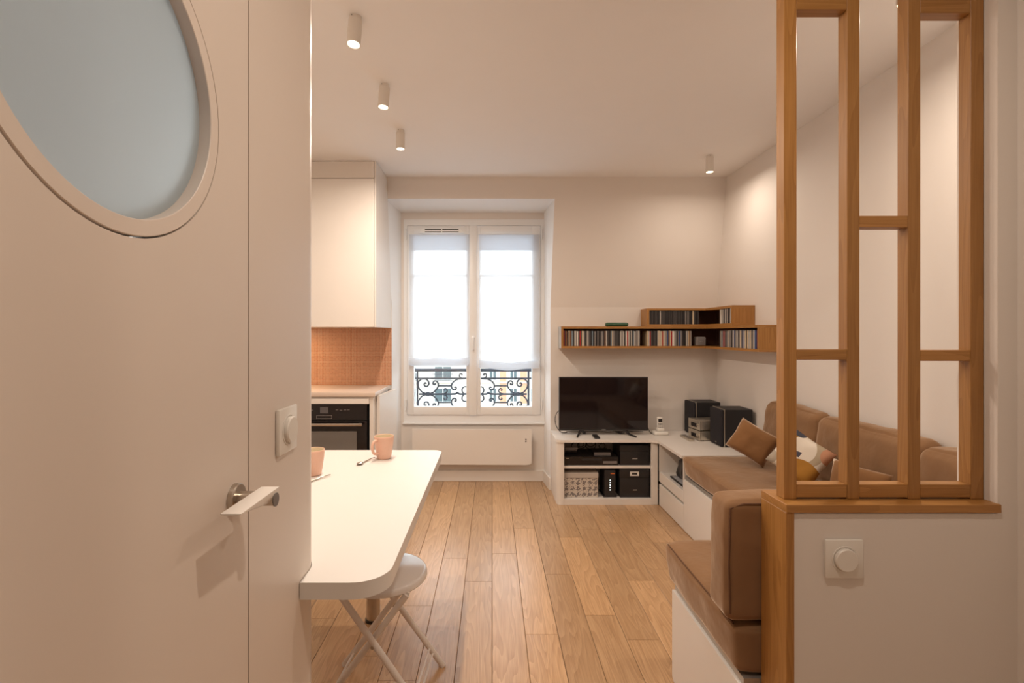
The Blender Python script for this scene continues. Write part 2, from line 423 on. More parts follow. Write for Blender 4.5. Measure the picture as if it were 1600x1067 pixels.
# ---- window
WY = 4.486
win = sempty('window_1', (-.163, WY, .51))
fr = MB(); fr.box(-.794, -.764, WY-.004, WY+.07, .512, 2.351); fr.box(.436, .467, WY-.004, WY+.07, .512, 2.351)
fr.box(-.764, .436, WY-.004, WY+.07, 2.294, 2.351); fr.box(-.764, .436, WY-.004, WY+.07, .512, .594)
build('window_frame', fr, PVC, win)
bx('window_sill', (-.80, .468, WY-.022, WY-.0045, .512, .530), PVC, win, r=.004)
def sash(x0, x1, gx0, gx1):
    s_ = MB(); ya, yb = WY-.016, WY+.045
    s_.box(x0, gx0, ya, yb, .597, 2.290, .006, 2); s_.box(gx1, x1, ya, yb, .597, 2.290, .006, 2)
    s_.box(gx0-.004, gx1+.004, ya, yb, 2.205, 2.290, .006, 2); s_.box(gx0-.004, gx1+.004, ya, yb, .597, .671, .006, 2)
    o = build('sash', s_, PVC, win, smooth=True)
    bx('glazing_bar', (gx0, gx1, WY+.004, WY+.03, 1.838, 1.858), PVC, o)
    bx('pane', (gx0-.002, gx1+.002, WY+.014, WY+.02, .668, 2.208), GLASS, o)
    return o
sl = sash(-.762, -.196, -.70, -.232); sr = sash(-.142, .434, -.103, .356)
bx('centre_stile', (-.204, -.136, WY-.028, WY-.012, .597, 2.290), PVC, win, r=.005)
hb = MB(); hb.lathe([(0, 0), (.015, 0), (.015, -.008), (.01, -.012), (0, -.012)], (-.17, WY-.0285, 1.29), 1, 20); hb.box(-.178, -.162, WY-.052, WY-.040, 1.18, 1.298, .005)
build('window_handle', hb, PVC, win, smooth=True)
for x, z in ((-.772, 2.17), (-.772, .64), (.443, 2.17), (.443, .64)):
    build('hinge', MB().tube([(x, WY-.012, z), (x, WY-.012, z+.09)], .008, 10), PVC, win, smooth=True)
vt = MB(); vt.prism([(-.655, 2.222), (-.252, 2.222), (-.285, 2.262), (-.62, 2.262)], 1, WY-.034, WY-.0165)
vo = build('air_vent', vt, PVC, win)
for xa, xb in ((-.60, -.455), (-.445, -.30)):
    for zc in (2.232, 2.252): bx('slot', (xa, xb, WY-.0355, WY-.0335, zc-.004, zc+.004), DARKG, vo)
# ================================================================== OUTSIDE
CREAMF = mat('facade_stone', (.62, .56, .47), .85, vary=.06, scale=.4)
CREAM2 = mat('facade_plaster', (.66, .61, .53), .85, vary=.05, scale=.3)
BRICK = mat('facade_brick', (.60, .30, .18), .85, vary=.15, scale=3)
SLATE = mat('zinc_roof', (.30, .36, .43), .5, vary=.08, scale=1)
WINF = mat('facade_window_frame', (.66, .66, .64), .5)
WING = mat('facade_window_glass', (.09, .13, .14), .45, vary=.3, scale=.5, spec=.2)
struct(bx('street', (-150, 150, 8, 160, -19.2, -19), mat('pale_paving', (.30, .29, .28), .9, vary=.1)))
BY = 65.0
def far_window(x, z, wd, ht, parent, share={}):
    key = (wd, ht)
    if key not in share:
        m1 = MB(); t = .09
        m1.box(-wd/2, -wd/2+t, -.06, .1, 0, ht); m1.box(wd/2-t, wd/2, -.06, .1, 0, ht); m1.box(-wd/2, wd/2, -.06, .1, ht-t, ht); m1.box(-wd/2, wd/2, -.06, .1, 0, t); m1.box(-.05, .05, -.05, .1, 0, ht)
        f = build('window', m1, WINF, parent); g = bx('pane', (-wd/2+t, wd/2-t, .03, .06, t, ht-t), WING, f)
        share[key] = (f, g, g.location.copy()); new = f
        f.location = Vector((x, BY-.02, z))-W[parent.name]; return f
    f, g, gl_ = share[key]
    f2 = f.copy(); COL.objects.link(f2); f2.parent = parent; f2.location = Vector((x, BY-.02, z))-W[parent.name]
    g2 = g.copy(); COL.objects.link(g2); g2.parent = f2; g2.location = gl_
    return f2
def building(name, label, x0, x1, wall, cols, wd, brick=None):
    b = thing(name, ((x0+x1)/2, BY+5, -19), label, 'building')
    bx('facade', (x0, x1, BY, BY+11, -19, 4.1), wall, b)
    bx('cornice', (x0, x1, BY-.5, BY, 3.75, 4.15), wall, b)
    for z in (.55, -2.3, -5.15, -8): bx('string_course', (x0, x1, BY-.2, BY, z, z+.22), wall, b)
    rf = build('roof', MB().prism([(BY, 4.1), (BY+1.2, 6.6), (BY+5, 7.5), (BY+11, 4.1)], 0, x0, x1), SLATE, b)
    for i, xc in enumerate(cols):
        bx('dormer', (xc-.65, xc+.65, BY-.1, BY+1.6, 4.25, 5.95), CREAM2, b)
        far_window(xc, 4.4, 1.0, 1.4, b, SH[name]).location.y -= .12
        for z in (.92, -1.92, -4.77, -7.6, -10.5, -13.4):
            far_window(xc, z, wd, 1.85, b, SH[name])
    for i, xc in enumerate(cols[::3]): bx('chimney', (xc+1, xc+2.2, BY+3, BY+4, 6.5, 9), BRICK, b)
    if brick:
        for xc in brick: bx('brick_pier', (xc-.42, xc+.42, BY-.08, BY, -19, .5), BRICK, b)
    return b
SH = {'apartment_building': {}, 'brick_building': {}}
building('brick_building', 'stone and orange brick apartment block across the street, narrow windows', -2.4, 27, CREAMF, [.1+2.67*i for i in range(-0, 10)], 1.0, [1.43+2.67*i for i in range(0, 9)])
cb = building('apartment_building', 'pale plaster apartment block across the street with wide bay windows', -27, -2.42, CREAM2, [-6.4-4.6*i for i in range(0, 5)], 2.3)
for i in range(5):
    xc = -6.4-4.6*i
    for z in (-2.0, -4.85):
        m1 = MB(); m1.box(xc-1.35, xc+1.35, BY-.75, BY-.7, z+.9, z+.96); m1.box(xc-1.35, xc+1.35, BY-.75, BY-.7, z+.05, z+.1)
        for q in range(19): m1.box(xc-1.35+q*.15-.015, xc-1.35+q*.15+.015, BY-.74, BY-.71, z+.08, z+.92)
        bx('balcony_slab', (xc-1.45, xc+1.45, BY-.8, BY, z-.12, z+.05), CREAM2, cb)
        build('balcony_rail', m1, IRON, cb)
# wrought iron guard outside the window (drawn on its own plane, symmetric about the mullion)
RY = 4.80; RS = F/RY
def rp(cx, cy, dy=0): return ((600+cx/5.333-769)/RS, RY+dy, 1.326-(560+cy/5.333-521)/RS)
gd = thing('balcony_guard', (-.19, RY, .5), 'dark wrought iron guard rail with scrollwork outside the window', 'railing')
MX = 741.0
def guard(name, pts, r, mirror_x=True, mirror_y=False, smooth_=True):
    vs_ = [pts]
    if mirror_y: vs_.append([(x, 594-y) for x, y in pts])
    if mirror_x: vs_ += [[(2*MX-x, y) for x, y in q] for q in list(vs_)]
    for q in vs_:
        c = crom([rp(*p) for p in q], 5) if smooth_ else [Vector(rp(*p)) for p in q]
        build(name, MB().tube(c, r*1.5, 6), IRON, gd, smooth=True)
guard('top_rail', [(60, 97), (1420, 97)], .011, False, False, False)
guard('rail', [(60, 165), (1420, 165)], .006, False, False, False)
guard('rail', [(60, 430), (1420, 430)], .008, False, False, False)
guard('post', [(278, 97), (278, 470)], .007, True, False, False)
guard('scroll', [(365, 297), (320, 281), (292, 247), (284, 210), (300, 180), (330, 168), (360, 178), (374, 205), (365, 228), (345, 231), (334, 216), (343, 203), (353, 211)], .0055, True, True)
guard('scroll', [(365, 297), (412, 281), (442, 250), (453, 222), (446, 197), (425, 187), (409, 200), (413, 216), (428, 214), (424, 204)], .0055, True, True)
guard('bar', [(452, 228), (566, 228)], .005, True, True, False)
guard('scroll', [(690, 166), (620, 172), (582, 192), (563, 220), (566, 248), (585, 262), (602, 252), (597, 238), (585, 243)], .0055, True, True)
guard('scroll', [(690, 163), (648, 163), (628, 147), (635, 128), (650, 130), (648, 143)], .005)
guard('centre_bar', [(292, 297), (430, 297), (585, 296), (610, 286), (635, 297), (700, 294)], .007)
guard('scroll', [(470, 297), (510, 289), (527, 270), (514, 251), (499, 258), (506, 270)], .005, True, True)
guard('scroll', [(700, 236), (664, 238), (650, 262), (662, 290), (690, 297)], .005, True, True)
guard('collar', [(352, 297), (380, 297)], .014, True, False, False)

# ================================================================== CURTAINS, RADIATOR
def curtain(x0, x1, z1, z0, sag, seed, label):
    mb = MB(); bm = mb.bm; nx, nz = 40, 60; g = []
    for j in range(nz+1):
        row = []
        for i in range(nx+1):
            u, t = i/nx, j/nz
            x = x0+(x1-x0)*u
            zb = z0-sag*4*u*(1-u)
            z = z1+(zb-z1)*t
            low = max(0, (t-.86)/.14)
            y = WY-.036-.004*math.sin(u*9+seed)*(.3+t)-.003*noise.noise(Vector((x*9, z*4, seed)))
            y -= low*(.016+.012*math.sin((t-.86)/.14*PI*2.5+u*2+seed)+.01*noise.noise(Vector((x*6, z*22, seed))))
            row.append(bm.verts.new((x+.006*math.sin(t*7+seed)*(u-.5), y, z)))
        g.append(row)
    for j in range(nz):
        for i in range(nx): bm.faces.new((g[j][i], g[j+1][i], g[j+1][i+1], g[j][i+1]))
    c = thing('sheer_curtain', ((x0+x1)/2, WY-.03, z0), label, 'curtain', 'sheer curtains on the window sashes')
    build('cloth', mb, SHEER, c, smooth=True, ang=180)
    # folded hem and header: second layers of the same cloth
    hem = MB(); rows = []
    for a in range(9):
        an = -PI/2+PI*a/8*1.6
        rows.append([(x0+(x1-x0)*i/24, WY-.058-.016*math.cos(an)-.004*math.sin(i*.7+seed), z0+.028-sag*4*(i/24)*(1-i/24)+.034*math.sin(an)+.004*math.sin(i*.5+2*seed)) for i in range(25)])
    vv = [[hem.bm.verts.new(p) for p in r_] for r_ in rows]
    for a in range(8):
        for i in range(24): hem.bm.faces.new((vv[a][i], vv[a][i+1], vv[a+1][i+1], vv[a+1][i]))
    build('hem', hem, SHEER, c, smooth=True, ang=180)
    bx('header', (x0+.005, x1-.005, WY-.0325, WY-.0315, z1-.15, z1), SHEER, c)
    build('rod', MB().tube([(x0-.008, WY-.034, z1-.004), (x1+.008, WY-.034, z1-.004)], .004, 8), PVC, c, smooth=True)
    return c
curtain(-.738, -.212, 2.215, 1.045, .004, 1.0, 'sheer white curtain with a straight hem, on the sash beside the kitchen')
curtain(-.118, .418, 2.215, 1.03, .022, 2.6, 'sheer white curtain with a sagging folded hem, on the sash beside the television')
rad = thing('panel_radiator', (-.18, 4.45, .167), 'flat white electric panel radiator mounted under the window', 'radiator')
rp_ = [(-.705, .485), (-.705, .172), (.30, .167)] + [(.328, .171), (.345, .182), (.347, .20), (.347, .478)]
build('front_panel', MB().prism(rp_, 1, 4.400, 4.412), LACQ, rad)
bx('heater_body', (-.68, .325, 4.4125, 4.450, .19, .47), LACQ, rad)
bx('wall_bracket', (-.5, .15, 4.4502, 4.4858, .25, .40), ALU, rad)
for z in (.375, .393): build('control_button', MB().lathe([(0, 0), (.006, 0), (.006, -.002), (0, -.002)], (.297, 4.3999, z), 1, 14), BLACK, rad)

# ================================================================== KITCHEN
kc = thing('base_cabinet', (-1.45, 3.98, 0), 'beige lacquered kitchen base unit with built-in oven under the worktop', 'cabinet')
cbm = MB(); cbm.box(-2.04, -1.54, 3.72, 4.232, 0, .858); cbm.box(-.912, -.884, 3.715, 4.232, 0, .858); cbm.box(-1.54, -.912, 3.72, 4.232, 0, .18); cbm.box(-1.54, -.912, 3.722, 4.232, .805, .858); cbm.box(-1.54, -.912, 4.21, 4.232, .18, .805)
build('carcass', cbm, LACQ, kc)
bx('drawer_front', (-1.535, -.914, 3.702, 3.7215, .803, .842), LACQ, kc, r=.002, seg=1)
sd = MB(); sd.prism([(-.878, 3.79), (-.852, 3.786), (-.808, 4.228), (-.834, 4.231)], 2, .03, .856)
build('side_door', sd, LACQ, kc)
wt = bx('kitchen_worktop', (-2.04, -.866, 3.695, 4.236, .8585, .890), mat('worktop_laminate', (.70, .57, .48), .3, vary=.03), r=.003)
tag(wt, 'pale kitchen worktop slab in front of the mosaic backsplash', 'worktop')
bs = bx('mosaic_backsplash', (-2.04, -.853, 4.2305, 4.2395, .8905, 1.372), MOSAIC)
tag(bs, 'terracotta micro mosaic backsplash between worktop and wall cupboard', 'backsplash')
ov = thing('built_in_oven', (-1.225, 3.95, .2), 'black built-in oven with steel bar handle, under the worktop', 'oven')
bx('oven_body', (-1.52, -.93, 3.722, 4.2, .185, .80), BLACK, ov)
cp = bx('control_panel', (-1.522, -.928, 3.700, 3.7215, .684, .798), GLOSSB, ov, r=.002, seg=1)
bx('display', (-1.275, -1.215, 3.6985, 3.6998, .735, .780), mat('oven_display', (.10, .095, .10), .3), cp)
kn = MB()
for x, z in [(-1.45, .76), (-1.41, .76), (-1.37, .76), (-1.335, .757), (-1.15, .76), (-1.12, .757), (-1.09, .76), (-1.065, .76)]: kn.box(x-.009, x+.009, 3.6988, 3.6998, z-.002, z+.002)
build('control_marks', kn, GREY, cp)
km = MB(); km.box(-1.30, -1.19, 3.6988, 3.6998, .694, .697); km.box(-1.30, -1.19, 3.6988, 3.6998, .716, .719); km.box(-1.303, -1.30, 3.6988, 3.6998, .694, .719); km.box(-1.19, -1.187, 3.6988, 3.6998, .694, .719)
build('knob_outline', km, GREY, cp)
od = bx('oven_door', (-1.522, -.928, 3.698, 3.7215, .19, .676), GLOSSB, ov, r=.002, seg=1)
bx('oven_window', (-1.45, -1.003, 3.6965, 3.6978, .27, .602), mat('oven_glass', (.17, .16, .15), .15), od)
hb = MB(); hb.box(-1.50, -.955, 3.655, 3.668, .646, .667, .003); hb.box(-1.47, -1.452, 3.667, 3.6979, .65, .663); hb.box(-.985, -.967, 3.667, 3.6979, .65, .663)
build('oven_handle', hb, STEEL, od, smooth=True)
uc = thing('wall_cupboard', (-1.45, 3.95, 1.37), 'tall white kitchen wall cupboard reaching the ceiling', 'cabinet')
build('carcass', MB().prism([(3.70, 1.374), (4.2285, 1.374), (4.2385, 1.40), (4.2385, 1.55), (4.064, 2.596), (3.70, 2.596)], 0, -2.04, -.8565), LACQ, uc)
bx('door', (-1.58, -.872, 3.680, 3.6995, 1.374, 2.47), LACQ, uc, r=.0015, seg=1)
bx('door', (-2.04, -1.584, 3.680, 3.6995, 1.374, 2.47), LACQ, uc, r=.0015, seg=1)
bx('fascia', (-2.04, -.872, 3.682, 3.6995, 2.474, 2.596), LACQ, uc)
bx('edge_strip', (-.869, -.8565, 3.682, 3.6995, 1.374, 2.596), LACQ, uc)
ul = thing('under_cupboard_light', (-1.62, 3.95, 1.36), 'slim warm light bar under the kitchen wall cupboard', 'lamp')
bx('housing', (-1.92, -1.52, 3.93, 3.97, 1.362, 1.3735), LAMPW, ul); bx('diffuser', (-1.91, -1.53, 3.935, 3.965, 1.359, 1.3618), GLOW, ul)
la = bpy.data.lights.new('under_cupboard_light', 'AREA'); la.shape = 'RECTANGLE'; la.size = .4; la.size_y = .03; la.energy = 2.2; la.color = (1, .72, .42)
lo = bpy.data.objects.new('under_cupboard_lamp', la); COL.objects.link(lo); lo.location = (-1.72, 3.95, 1.356)

# ================================================================== CEILING SPOTS
def spot(x, y, tilt, label, power, rr=.0275, h=.118):
    t = thing('ceiling_spot', (x, y, CZ), label, 'ceiling lamp', 'white cylinder ceiling spots')
    build('mount', MB().lathe([(0, 0), (.024, 0), (.024, -.016), (0, -.016)], (x, y, CZ-.0005), 2, 24), LAMPW, t, smooth=True)
    b = MB().lathe([(0, -.012), (rr-.003, -.012), (rr, -.016), (rr, -h), (rr-.003, -h), (rr-.004, -h+.008), (0, -h+.008)], (x, y, CZ), 2, 32)
    b.rot(tilt[0], (x, y, CZ-.012), 'X').rot(tilt[1], (x, y, CZ-.012), 'Y')
    body = build('body', b, LAMPW, t, smooth=True)
    l = MB().lathe([(0, -h+.004), (rr-.005, -h+.006), (rr-.005, -h+.0079), (0, -h+.0079)], (x, y, CZ), 2, 24)
    l.rot(tilt[0], (x, y, CZ-.012), 'X').rot(tilt[1], (x, y, CZ-.012), 'Y')
    build('lens', l, GLOW, body, smooth=True)
    build('screw', MB().lathe([(0, 0), (.002, 0), (.002, -.002), (0, -.002)], (x-.008, y-.024, CZ-.006), 1, 8), GREY, t)
    a = bpy.data.lights.new('spot_light', 'AREA'); a.shape = 'DISK'; a.size = .05; a.energy = power; a.color = WARM
    ao = bpy.data.objects.new('spot_lamp', a); COL.objects.link(ao); ao.location = (x, y, CZ-h-.006)
    ao.rotation_euler = (tilt[0], tilt[1], 0)
spot(-.55, 2.01, (-.10, .05), 'white ceiling spot above the stool end of the table', SPOT_W)
spot(-.552, 2.56, (-.06, .05), 'white ceiling spot, middle one of the row of three', SPOT_W)
spot(-.575, 3.13, (0, 0), 'white ceiling spot closest to the kitchen wall cupboard', SPOT_W)
spot(1.56, 3.58, (0, 0), 'white ceiling spot in the corner above the loudspeakers', SPOT_W*.3)
spot(.38, .62, (0, 0), 'white ceiling spot in the hall in front of the porthole door', HALL_W)
spot(1.45, 1.75, (0, 0), 'added unseen ceiling spot lighting the bench behind the oak screen', SPOT_W*.6)  # extra spot out of view, added for light on the sofa side

# ================================================================== OAK SCREEN
SY0, SY1 = 1.3035, 1.3385
ss = F/SY0
def sx(px): return (px-769)/ss
def sz(py): return 1.326-(py-521)/ss
scn = thing('oak_screen', (1.0, (SY0+SY1)/2, .893), 'open oak lattice screen with four posts standing on the partition ledge', 'screen')
posts = [(1225, 1245), (1323.8, 1343.3), (1419, 1438.5), (1516.8, 1537)]
for a, b in posts: bx('post', (sx(a), sx(b), SY0, SY1, .8935, CZ-.001), OAKV, scn, r=.001, seg=1)
def rail(i, ya, yb): bx('rail', (sx(posts[i][1])+.0004, sx(posts[i+1][0])-.0004, SY0+.0006, SY1-.0006, sz(yb), sz(ya)), OAKX, scn, r=.001, seg=1)
rail(0, -6, 14.5); rail(2, -2, 20); rail(1, 337, 355); rail(0, 546, 562); rail(2, 547, 564); rail(1, -210, -190)
for i in range(3): rail(i, 757, 777.3)
# ================================================================== SWITCHES
def dimmer(name_lab, origin, to_world):
    t = thing('light_switch', origin, name_lab, 'light switch')
    def mk(nm, mbx, par):
        for v in mbx.bm.verts: v.co = to_world(v.co.copy())
        bmesh.ops.recalc_face_normals(mbx.bm, faces=mbx.bm.faces[:])
        return build(nm, mbx, PHONEW, par, smooth=True)
    p = mk('plate', MB().box(-.048, .048, 0, .009, -.049, .049, .003, 2), t)
    mk('bezel', MB().lathe([(.030, .0092), (.034, .0092), (.0335, .0105), (.0305, .0105)], (0, 0, 0), 1, 40, closed=True), t)
    mk('knob', MB().lathe([(0, .0092), (.0285, .0092), (.0285, .0165), (.0265, .019), (0, .0195)], (0, 0, 0), 1, 40), t)
cy, cz = (.5*(354/(769-428)+354/(769-460))), 1.326-(671-521)/(F/1.09)
dimmer('white round-knob dimmer switch on the hall wall beside the door', (HX, cy, cz), lambda v: Vector((HX+.0005+v.y, cy-v.x, cz+v.z)))
c2 = ((1318-769)/(F/PY0), 1.326-(872.5-521)/(F/PY0))
dimmer('white round-knob dimmer switch on the low partition under the oak ledge', (c2[0], PY0, c2[1]), lambda v: Vector((c2[0]+v.x, PY0+.0035-v.y, c2[1]+v.z)))

# ================================================================== TABLE, MUGS, SPOONS, STOOL
TZ = .74
tb = thing('breakfast_table', (-.6, 1.85, 0), 'cream laminate breakfast table with rounded corners fixed to the rounded wall end', 'table')
e = .0015
ol = [(HX+e, 1.174)] + arc(-.25-.085, 1.174+.085, .085, -90, 0, 10) + arc(-.25-.045, 2.51-.045, .045, 0, 90, 8) + [(-1.0, 2.51), (-1.0, 1.335+e)] + [(x, y) for x, y in reversed(arc(HX-.1, 1.235, .1+e, 0, 90, 10))]
tm = MB().prism(ol, 2, TZ-.040, TZ-.0012)
build('table_edge', tm, LAMI, tb, smooth=True)
build('table_top', MB().prism(ol, 2, TZ-.0011, TZ), LAMI, tb)
lg = build('leg', MB().lathe([(0, .012), (.032, .012), (.032, .699), (0, .699)], (-.55, 2.31, 0), 2, 28), STEEL, tb, smooth=True)
build('foot_ring', MB().lathe([(0, 0), (.036, 0), (.036, .012), (0, .012)], (-.55, 2.31, 0), 2, 28), BLACK, lg, smooth=True)
bx('plinth', (-.97, -.92, 2.0, 2.3, 0, .70), LACQ, tb)
def mug(x, y, ha, label):
    t = thing('mug', (x, y, TZ), label, 'mug')
    n = 64; mb = MB(); prof = [(.030, .001), (.0325, .004), (.037, .03), (.0425, .07), (.0455, .097), (.046, .1045)]
    mb.lathe([(0, .001)]+prof+[(.0445, .106), (.043, .1045)], (x, y, TZ), 2, n)
    for v in mb.bm.verts:
        d = Vector((v.co.x-x, v.co.y-y)); h = v.co.z-TZ
        if d.length > .03 and .012 < h < .09:
            k = 1+.008*math.cos(24*math.atan2(d.y, d.x)); v.co.x = x+d.x*k; v.co.y = y+d.y*k
    build('body', mb, PINK, t, smooth=True, ang=50)
    build('lining', MB().lathe([(.043, .1045), (.040, .07), (.034, .02), (.028, .009), (0, .008)], (x, y, TZ), 2, 40), CREAM, t, smooth=True)
    pts = [(.0405, .088), (.058, .089), (.070, .075), (.071, .055), (.062, .035), (.0365, .026)]
    c = crom([(x+p[0]*math.cos(ha), y+p[0]*math.sin(ha), TZ+p[1]) for p in pts], 5)
    build('handle', MB().tube(c, .0065, 10), PINK, t, smooth=True)
mug(-.508, 2.345, math.radians(-125), 'pink stoneware mug with its handle in view, beside the open table corner')
mug(-.742, 2.07, math.radians(170), 'pink stoneware mug half hidden behind the rounded wall end')
def spoon(x, y, a, label):
    t = thing('teaspoon', (x, y, TZ), label, 'spoon', None)
    mb = MB(); L = .125
    pts = [(0, 0, .004), (.03, 0, .0045), (.07, 0, .007), (.10, 0, .006)]
    c = crom([(x+p[0]*math.cos(a), y+p[0]*math.sin(a), TZ+p[2]) for p in pts], 5)
    build('handle', MB().tube(c, [.0038-.0014*i/(len(c)-1) for i in range(len(c))], 8), STEEL, t, smooth=True)
    bw = MB(); vs_ = []
    for i in range(13):
        u = i/12; wd = .0145*math.sin(PI*min(1, u*.93+.07))**.6
        vs_.append([bw.bm.verts.new((x-(.0+u*.042)*math.cos(a)-wd*v*math.sin(a)+.004*math.cos(a), y-(u*.042)*math.sin(a)+wd*v*math.cos(a)+.004*math.sin(a), TZ+.0012+.005*v*v+.0035*(2*u-1)**2+dz)) for dz in (0, .001) for v in (-1, -.5, 0, .5, 1)])
    for i in range(12):
        for o_ in (0, 5):
            for j in range(4): bw.bm.faces.new((vs_[i][o_+j], vs_[i][o_+j+1], vs_[i+1][o_+j+1], vs_[i+1][o_+j]))
        for j in (0, 4): bw.bm.faces.new((vs_[i][j], vs_[i][j+5], vs_[i+1][j+5], vs_[i+1][j]))
    build('bowl', bw, STEEL, t, smooth=True, ang=60)
spoon(-.585, 2.245, math.radians(70), 'steel teaspoon lying next to the mug by the open table corner')
spoon(-.715, 1.965, math.radians(60), 'steel teaspoon lying next to the mug behind the wall end')
# folding stool
SC = Vector((-.403, 1.86)); st = thing('folding_stool', (SC.x, SC.y, 0), 'white folding stool with round glossy seat and crossed tube legs, half under the table', 'stool')
pv = Vector((math.cos(-.075), math.sin(-.075))); av = Vector((-pv.y, pv.x))
def sp(p, a, z): q = SC+p*pv+a*av; return (q.x, q.y, z)
build('seat', MB().lathe([(0, .447), (.148, .447), (.154, .4455), (.158, .441), (.160, .434), (.160, .424), (.157, .420), (.15, .424), (0, .426)], (SC.x, SC.y, 0), 2, 64), STOOLW, st, smooth=True)
for sgn, hw in ((1, .145), (-1, .122)):
    for a in (-hw, hw):
        build('leg', MB().tube([sp(-sgn*.115, a*.93, .418), sp(sgn*.19, a, .011)], .0115, 12), TUBEW, st, smooth=True)
        build('foot_cap', MB().tube([sp(sgn*.187, a, .015), sp(sgn*.198, a, .0005)], .0125, 12), TUBEW, st, smooth=True)
    for dz in ((.0, .018) if sgn == 1 else (0,)):
        z = .055+dz; f_ = sgn*(.19-.305*(z-.011)/.407)
        build('foot_rail', MB().tube([sp(f_, -hw, z), sp(f_, hw, z)], .0045, 8), TUBEW, st, smooth=True)
    build('seat_bar', MB().tube([sp(-sgn*.115, -hw*.93, .417), sp(-sgn*.115, hw*.93, .417)], .0085, 8), TUBEW, st, smooth=True)
for a in (-.134, .134): build('pivot', MB().tube([sp(.003, a-.016, .248), sp(.003, a+.016, .248)], .006, 8), STEEL, st, smooth=True)

# ================================================================== CORNER FURNITURE
TOPZ = .504
ct = MB(); ctl = [(.492, 4.237), (.492, 3.90)] + [(x, y) for x, y in arc(.537, 3.895, .045, 180, 270, 8)] + [(1.225, 3.85)] + [(1.25, 3.843), (1.268, 3.825), (1.275, 3.80)] + [(1.275, 3.362), (1.907, 3.362), (1.907, 4.237)]
ct.prism(ctl, 2, TOPZ-.020, TOPZ)
cto = build('corner_worktop', ct, LACQ, None, smooth=True); tag(cto, 'white L-shaped top running from under the television to the sofa corner', 'worktop')
tc_ = thing('television_cabinet', (.89, 4.05, 0), 'low white open cabinet with two shelves of equipment, under the television', 'cabinet')
sdp = [(.500, 4.236), (.500, 3.905)] + [(x, y) for x, y in arc(.54, 3.90, .040, 180, 270, 8)][1:] + [(.556, 3.86), (.556, 3.876), (.526, 3.885), (.518, 3.91), (.518, 4.236)]
build('side_panel', MB().prism(sdp, 2, 0, .4835), LACQ, tc_, smooth=True)
bx('front_post', (1.232, 1.282, 3.860, 3.885, 0, .4835), LACQ, tc_, r=.002, seg=1)
bx('side_panel', (1.262, 1.282, 3.8855, 4.236, 0, .4835), LACQ, tc_)
bx('base_board', (.5565, 1.2315, 3.862, 4.236, 0, .045), LACQ, tc_)
bx('shelf', (.5185, 1.2615, 3.888, 4.22, .276, .296), LACQ, tc_)
bx('back_panel', (.5185, 1.2615, 4.222, 4.236, .0455, .4835), LACQ, tc_)
dc = thing('drawer_cabinet', (1.6, 3.6, 0), 'white drawer cabinet with an open niche, between television cabinet and sofa', 'cabinet')
db = MB(); db.box(1.31, 1.90, 3.372, 3.84, 0, .255); db.box(1.31, 1.90, 3.362, 3.3715, 0, .4835); db.box(1.31, 1.90, 3.84, 3.858, 0, .262); db.box(1.2895, 1.90, 3.84, 3.858, .2625, .4835); db.box(1.86, 1.90, 3.372, 3.84, .255, .4835)
build('carcass', db, LACQ, dc)
bx('drawer_front', (1.289, 1.3095, 3.366, 3.856, .004, .165), LACQ, dc, r=.002, seg=1)
bx('niche_front', (1.289, 1.3095, 3.366, 3.856, .186, .262), LACQ, dc, r=.002, seg=1)
bx('grip_rail', (1.300, 1.3098, 3.366, 3.856, .1655, .1855), ALU, dc)
bx('edge_post', (1.289, 1.3095, 3.362, 3.3745, .2625, .4835), LACQ, dc)
# sofa benches
b1 = thing('sofa_bench', (1.6, 2.6, 0), 'white bench base along the wall, next to the drawer cabinet', 'bench', 'sofa bench bases')
bx('bench_box', (1.305, 1.905, 1.925, 3.3605, 0, .35), LACQ, b1)
bx('front_panel', (1.289, 1.3045, 2.66, 3.3605, .003, .345), LACQ, b1, r=.002, seg=1); bx('front_panel', (1.289, 1.3045, 1.925, 2.656, .003, .345), LACQ, b1, r=.002, seg=1)
bx('grip_rail', (1.296, 1.905, 1.925, 3.3605, .3505, .369), ALU, b1)
b2 = thing('sofa_bench', (1.3, 1.65, 0), 'white bench base behind the partition, its end panel in view', 'bench', 'sofa bench bases')
ep = [(1.3835, .345), (1.3835, .003)] + [(1.897, .003), (1.908, .006), (1.914, .014), (1.914, .345)]
build('end_panel', MB().prism(ep, 0, .690, .708), LACQ, b2)
build('bench_box', MB().prism([(.7085, 1.3845), (1.905, 1.3845), (1.905, 1.912), (.7085, 1.912)], 2, 0, .35), LACQ, b2)
build('grip_rail', MB().prism([(.698, 1.3845), (1.905, 1.3845), (1.905, 1.906), (.698, 1.906)], 2, .3505, .369), ALU, b2)
def seam(name, loop, m, parent, r=.0028):
    return build(name, MB().tube(loop, r, 6, caps=False), m, parent, smooth=True)
SEAM = mat('velvet_seam', (.13, .06, .028), .9, vary=.1)
def seat1(p):
    t = max(0, min(1, (.512-p.z)/.14)); k = max(0, 1-(p.x-1.26)/.12); kk = max(0, 1-(3.36-p.y)/.1)
    return (p.x+.032*t*k, p.y-.0*kk, p.z)
c1 = thing('seat_cushion', (1.58, 2.67, .37), 'long brown velvet seat cushion along the wall, touching the white corner top', 'cushion')
build('cover', cushion(1.262, 1.904, 2.004, 3.352, .3705, .508, .028, (.006, .0, .008), .005, 26, 1, seat1), VELV, c1, smooth=True, ang=180)
def seat2(p):
    t = max(0, min(1, (.515-p.z)/.14)); k = max(0, 1-(1.99-p.y)/.14)
    return (p.x+.012*t*max(0, 1-(p.x-.67)/.1), p.y-.06*t*k, p.z)
c2_ = thing('seat_cushion', (1.3, 1.68, .37), 'brown velvet seat cushion behind the partition, its pale end overhanging the bench', 'cushion')
build('cover', cushion(.674, 1.904, 1.388, 1.985, .3705, .510, .026, (.006, .002, .006), .004, 26, 2, seat2), VELV, c2_, smooth=True, ang=180)
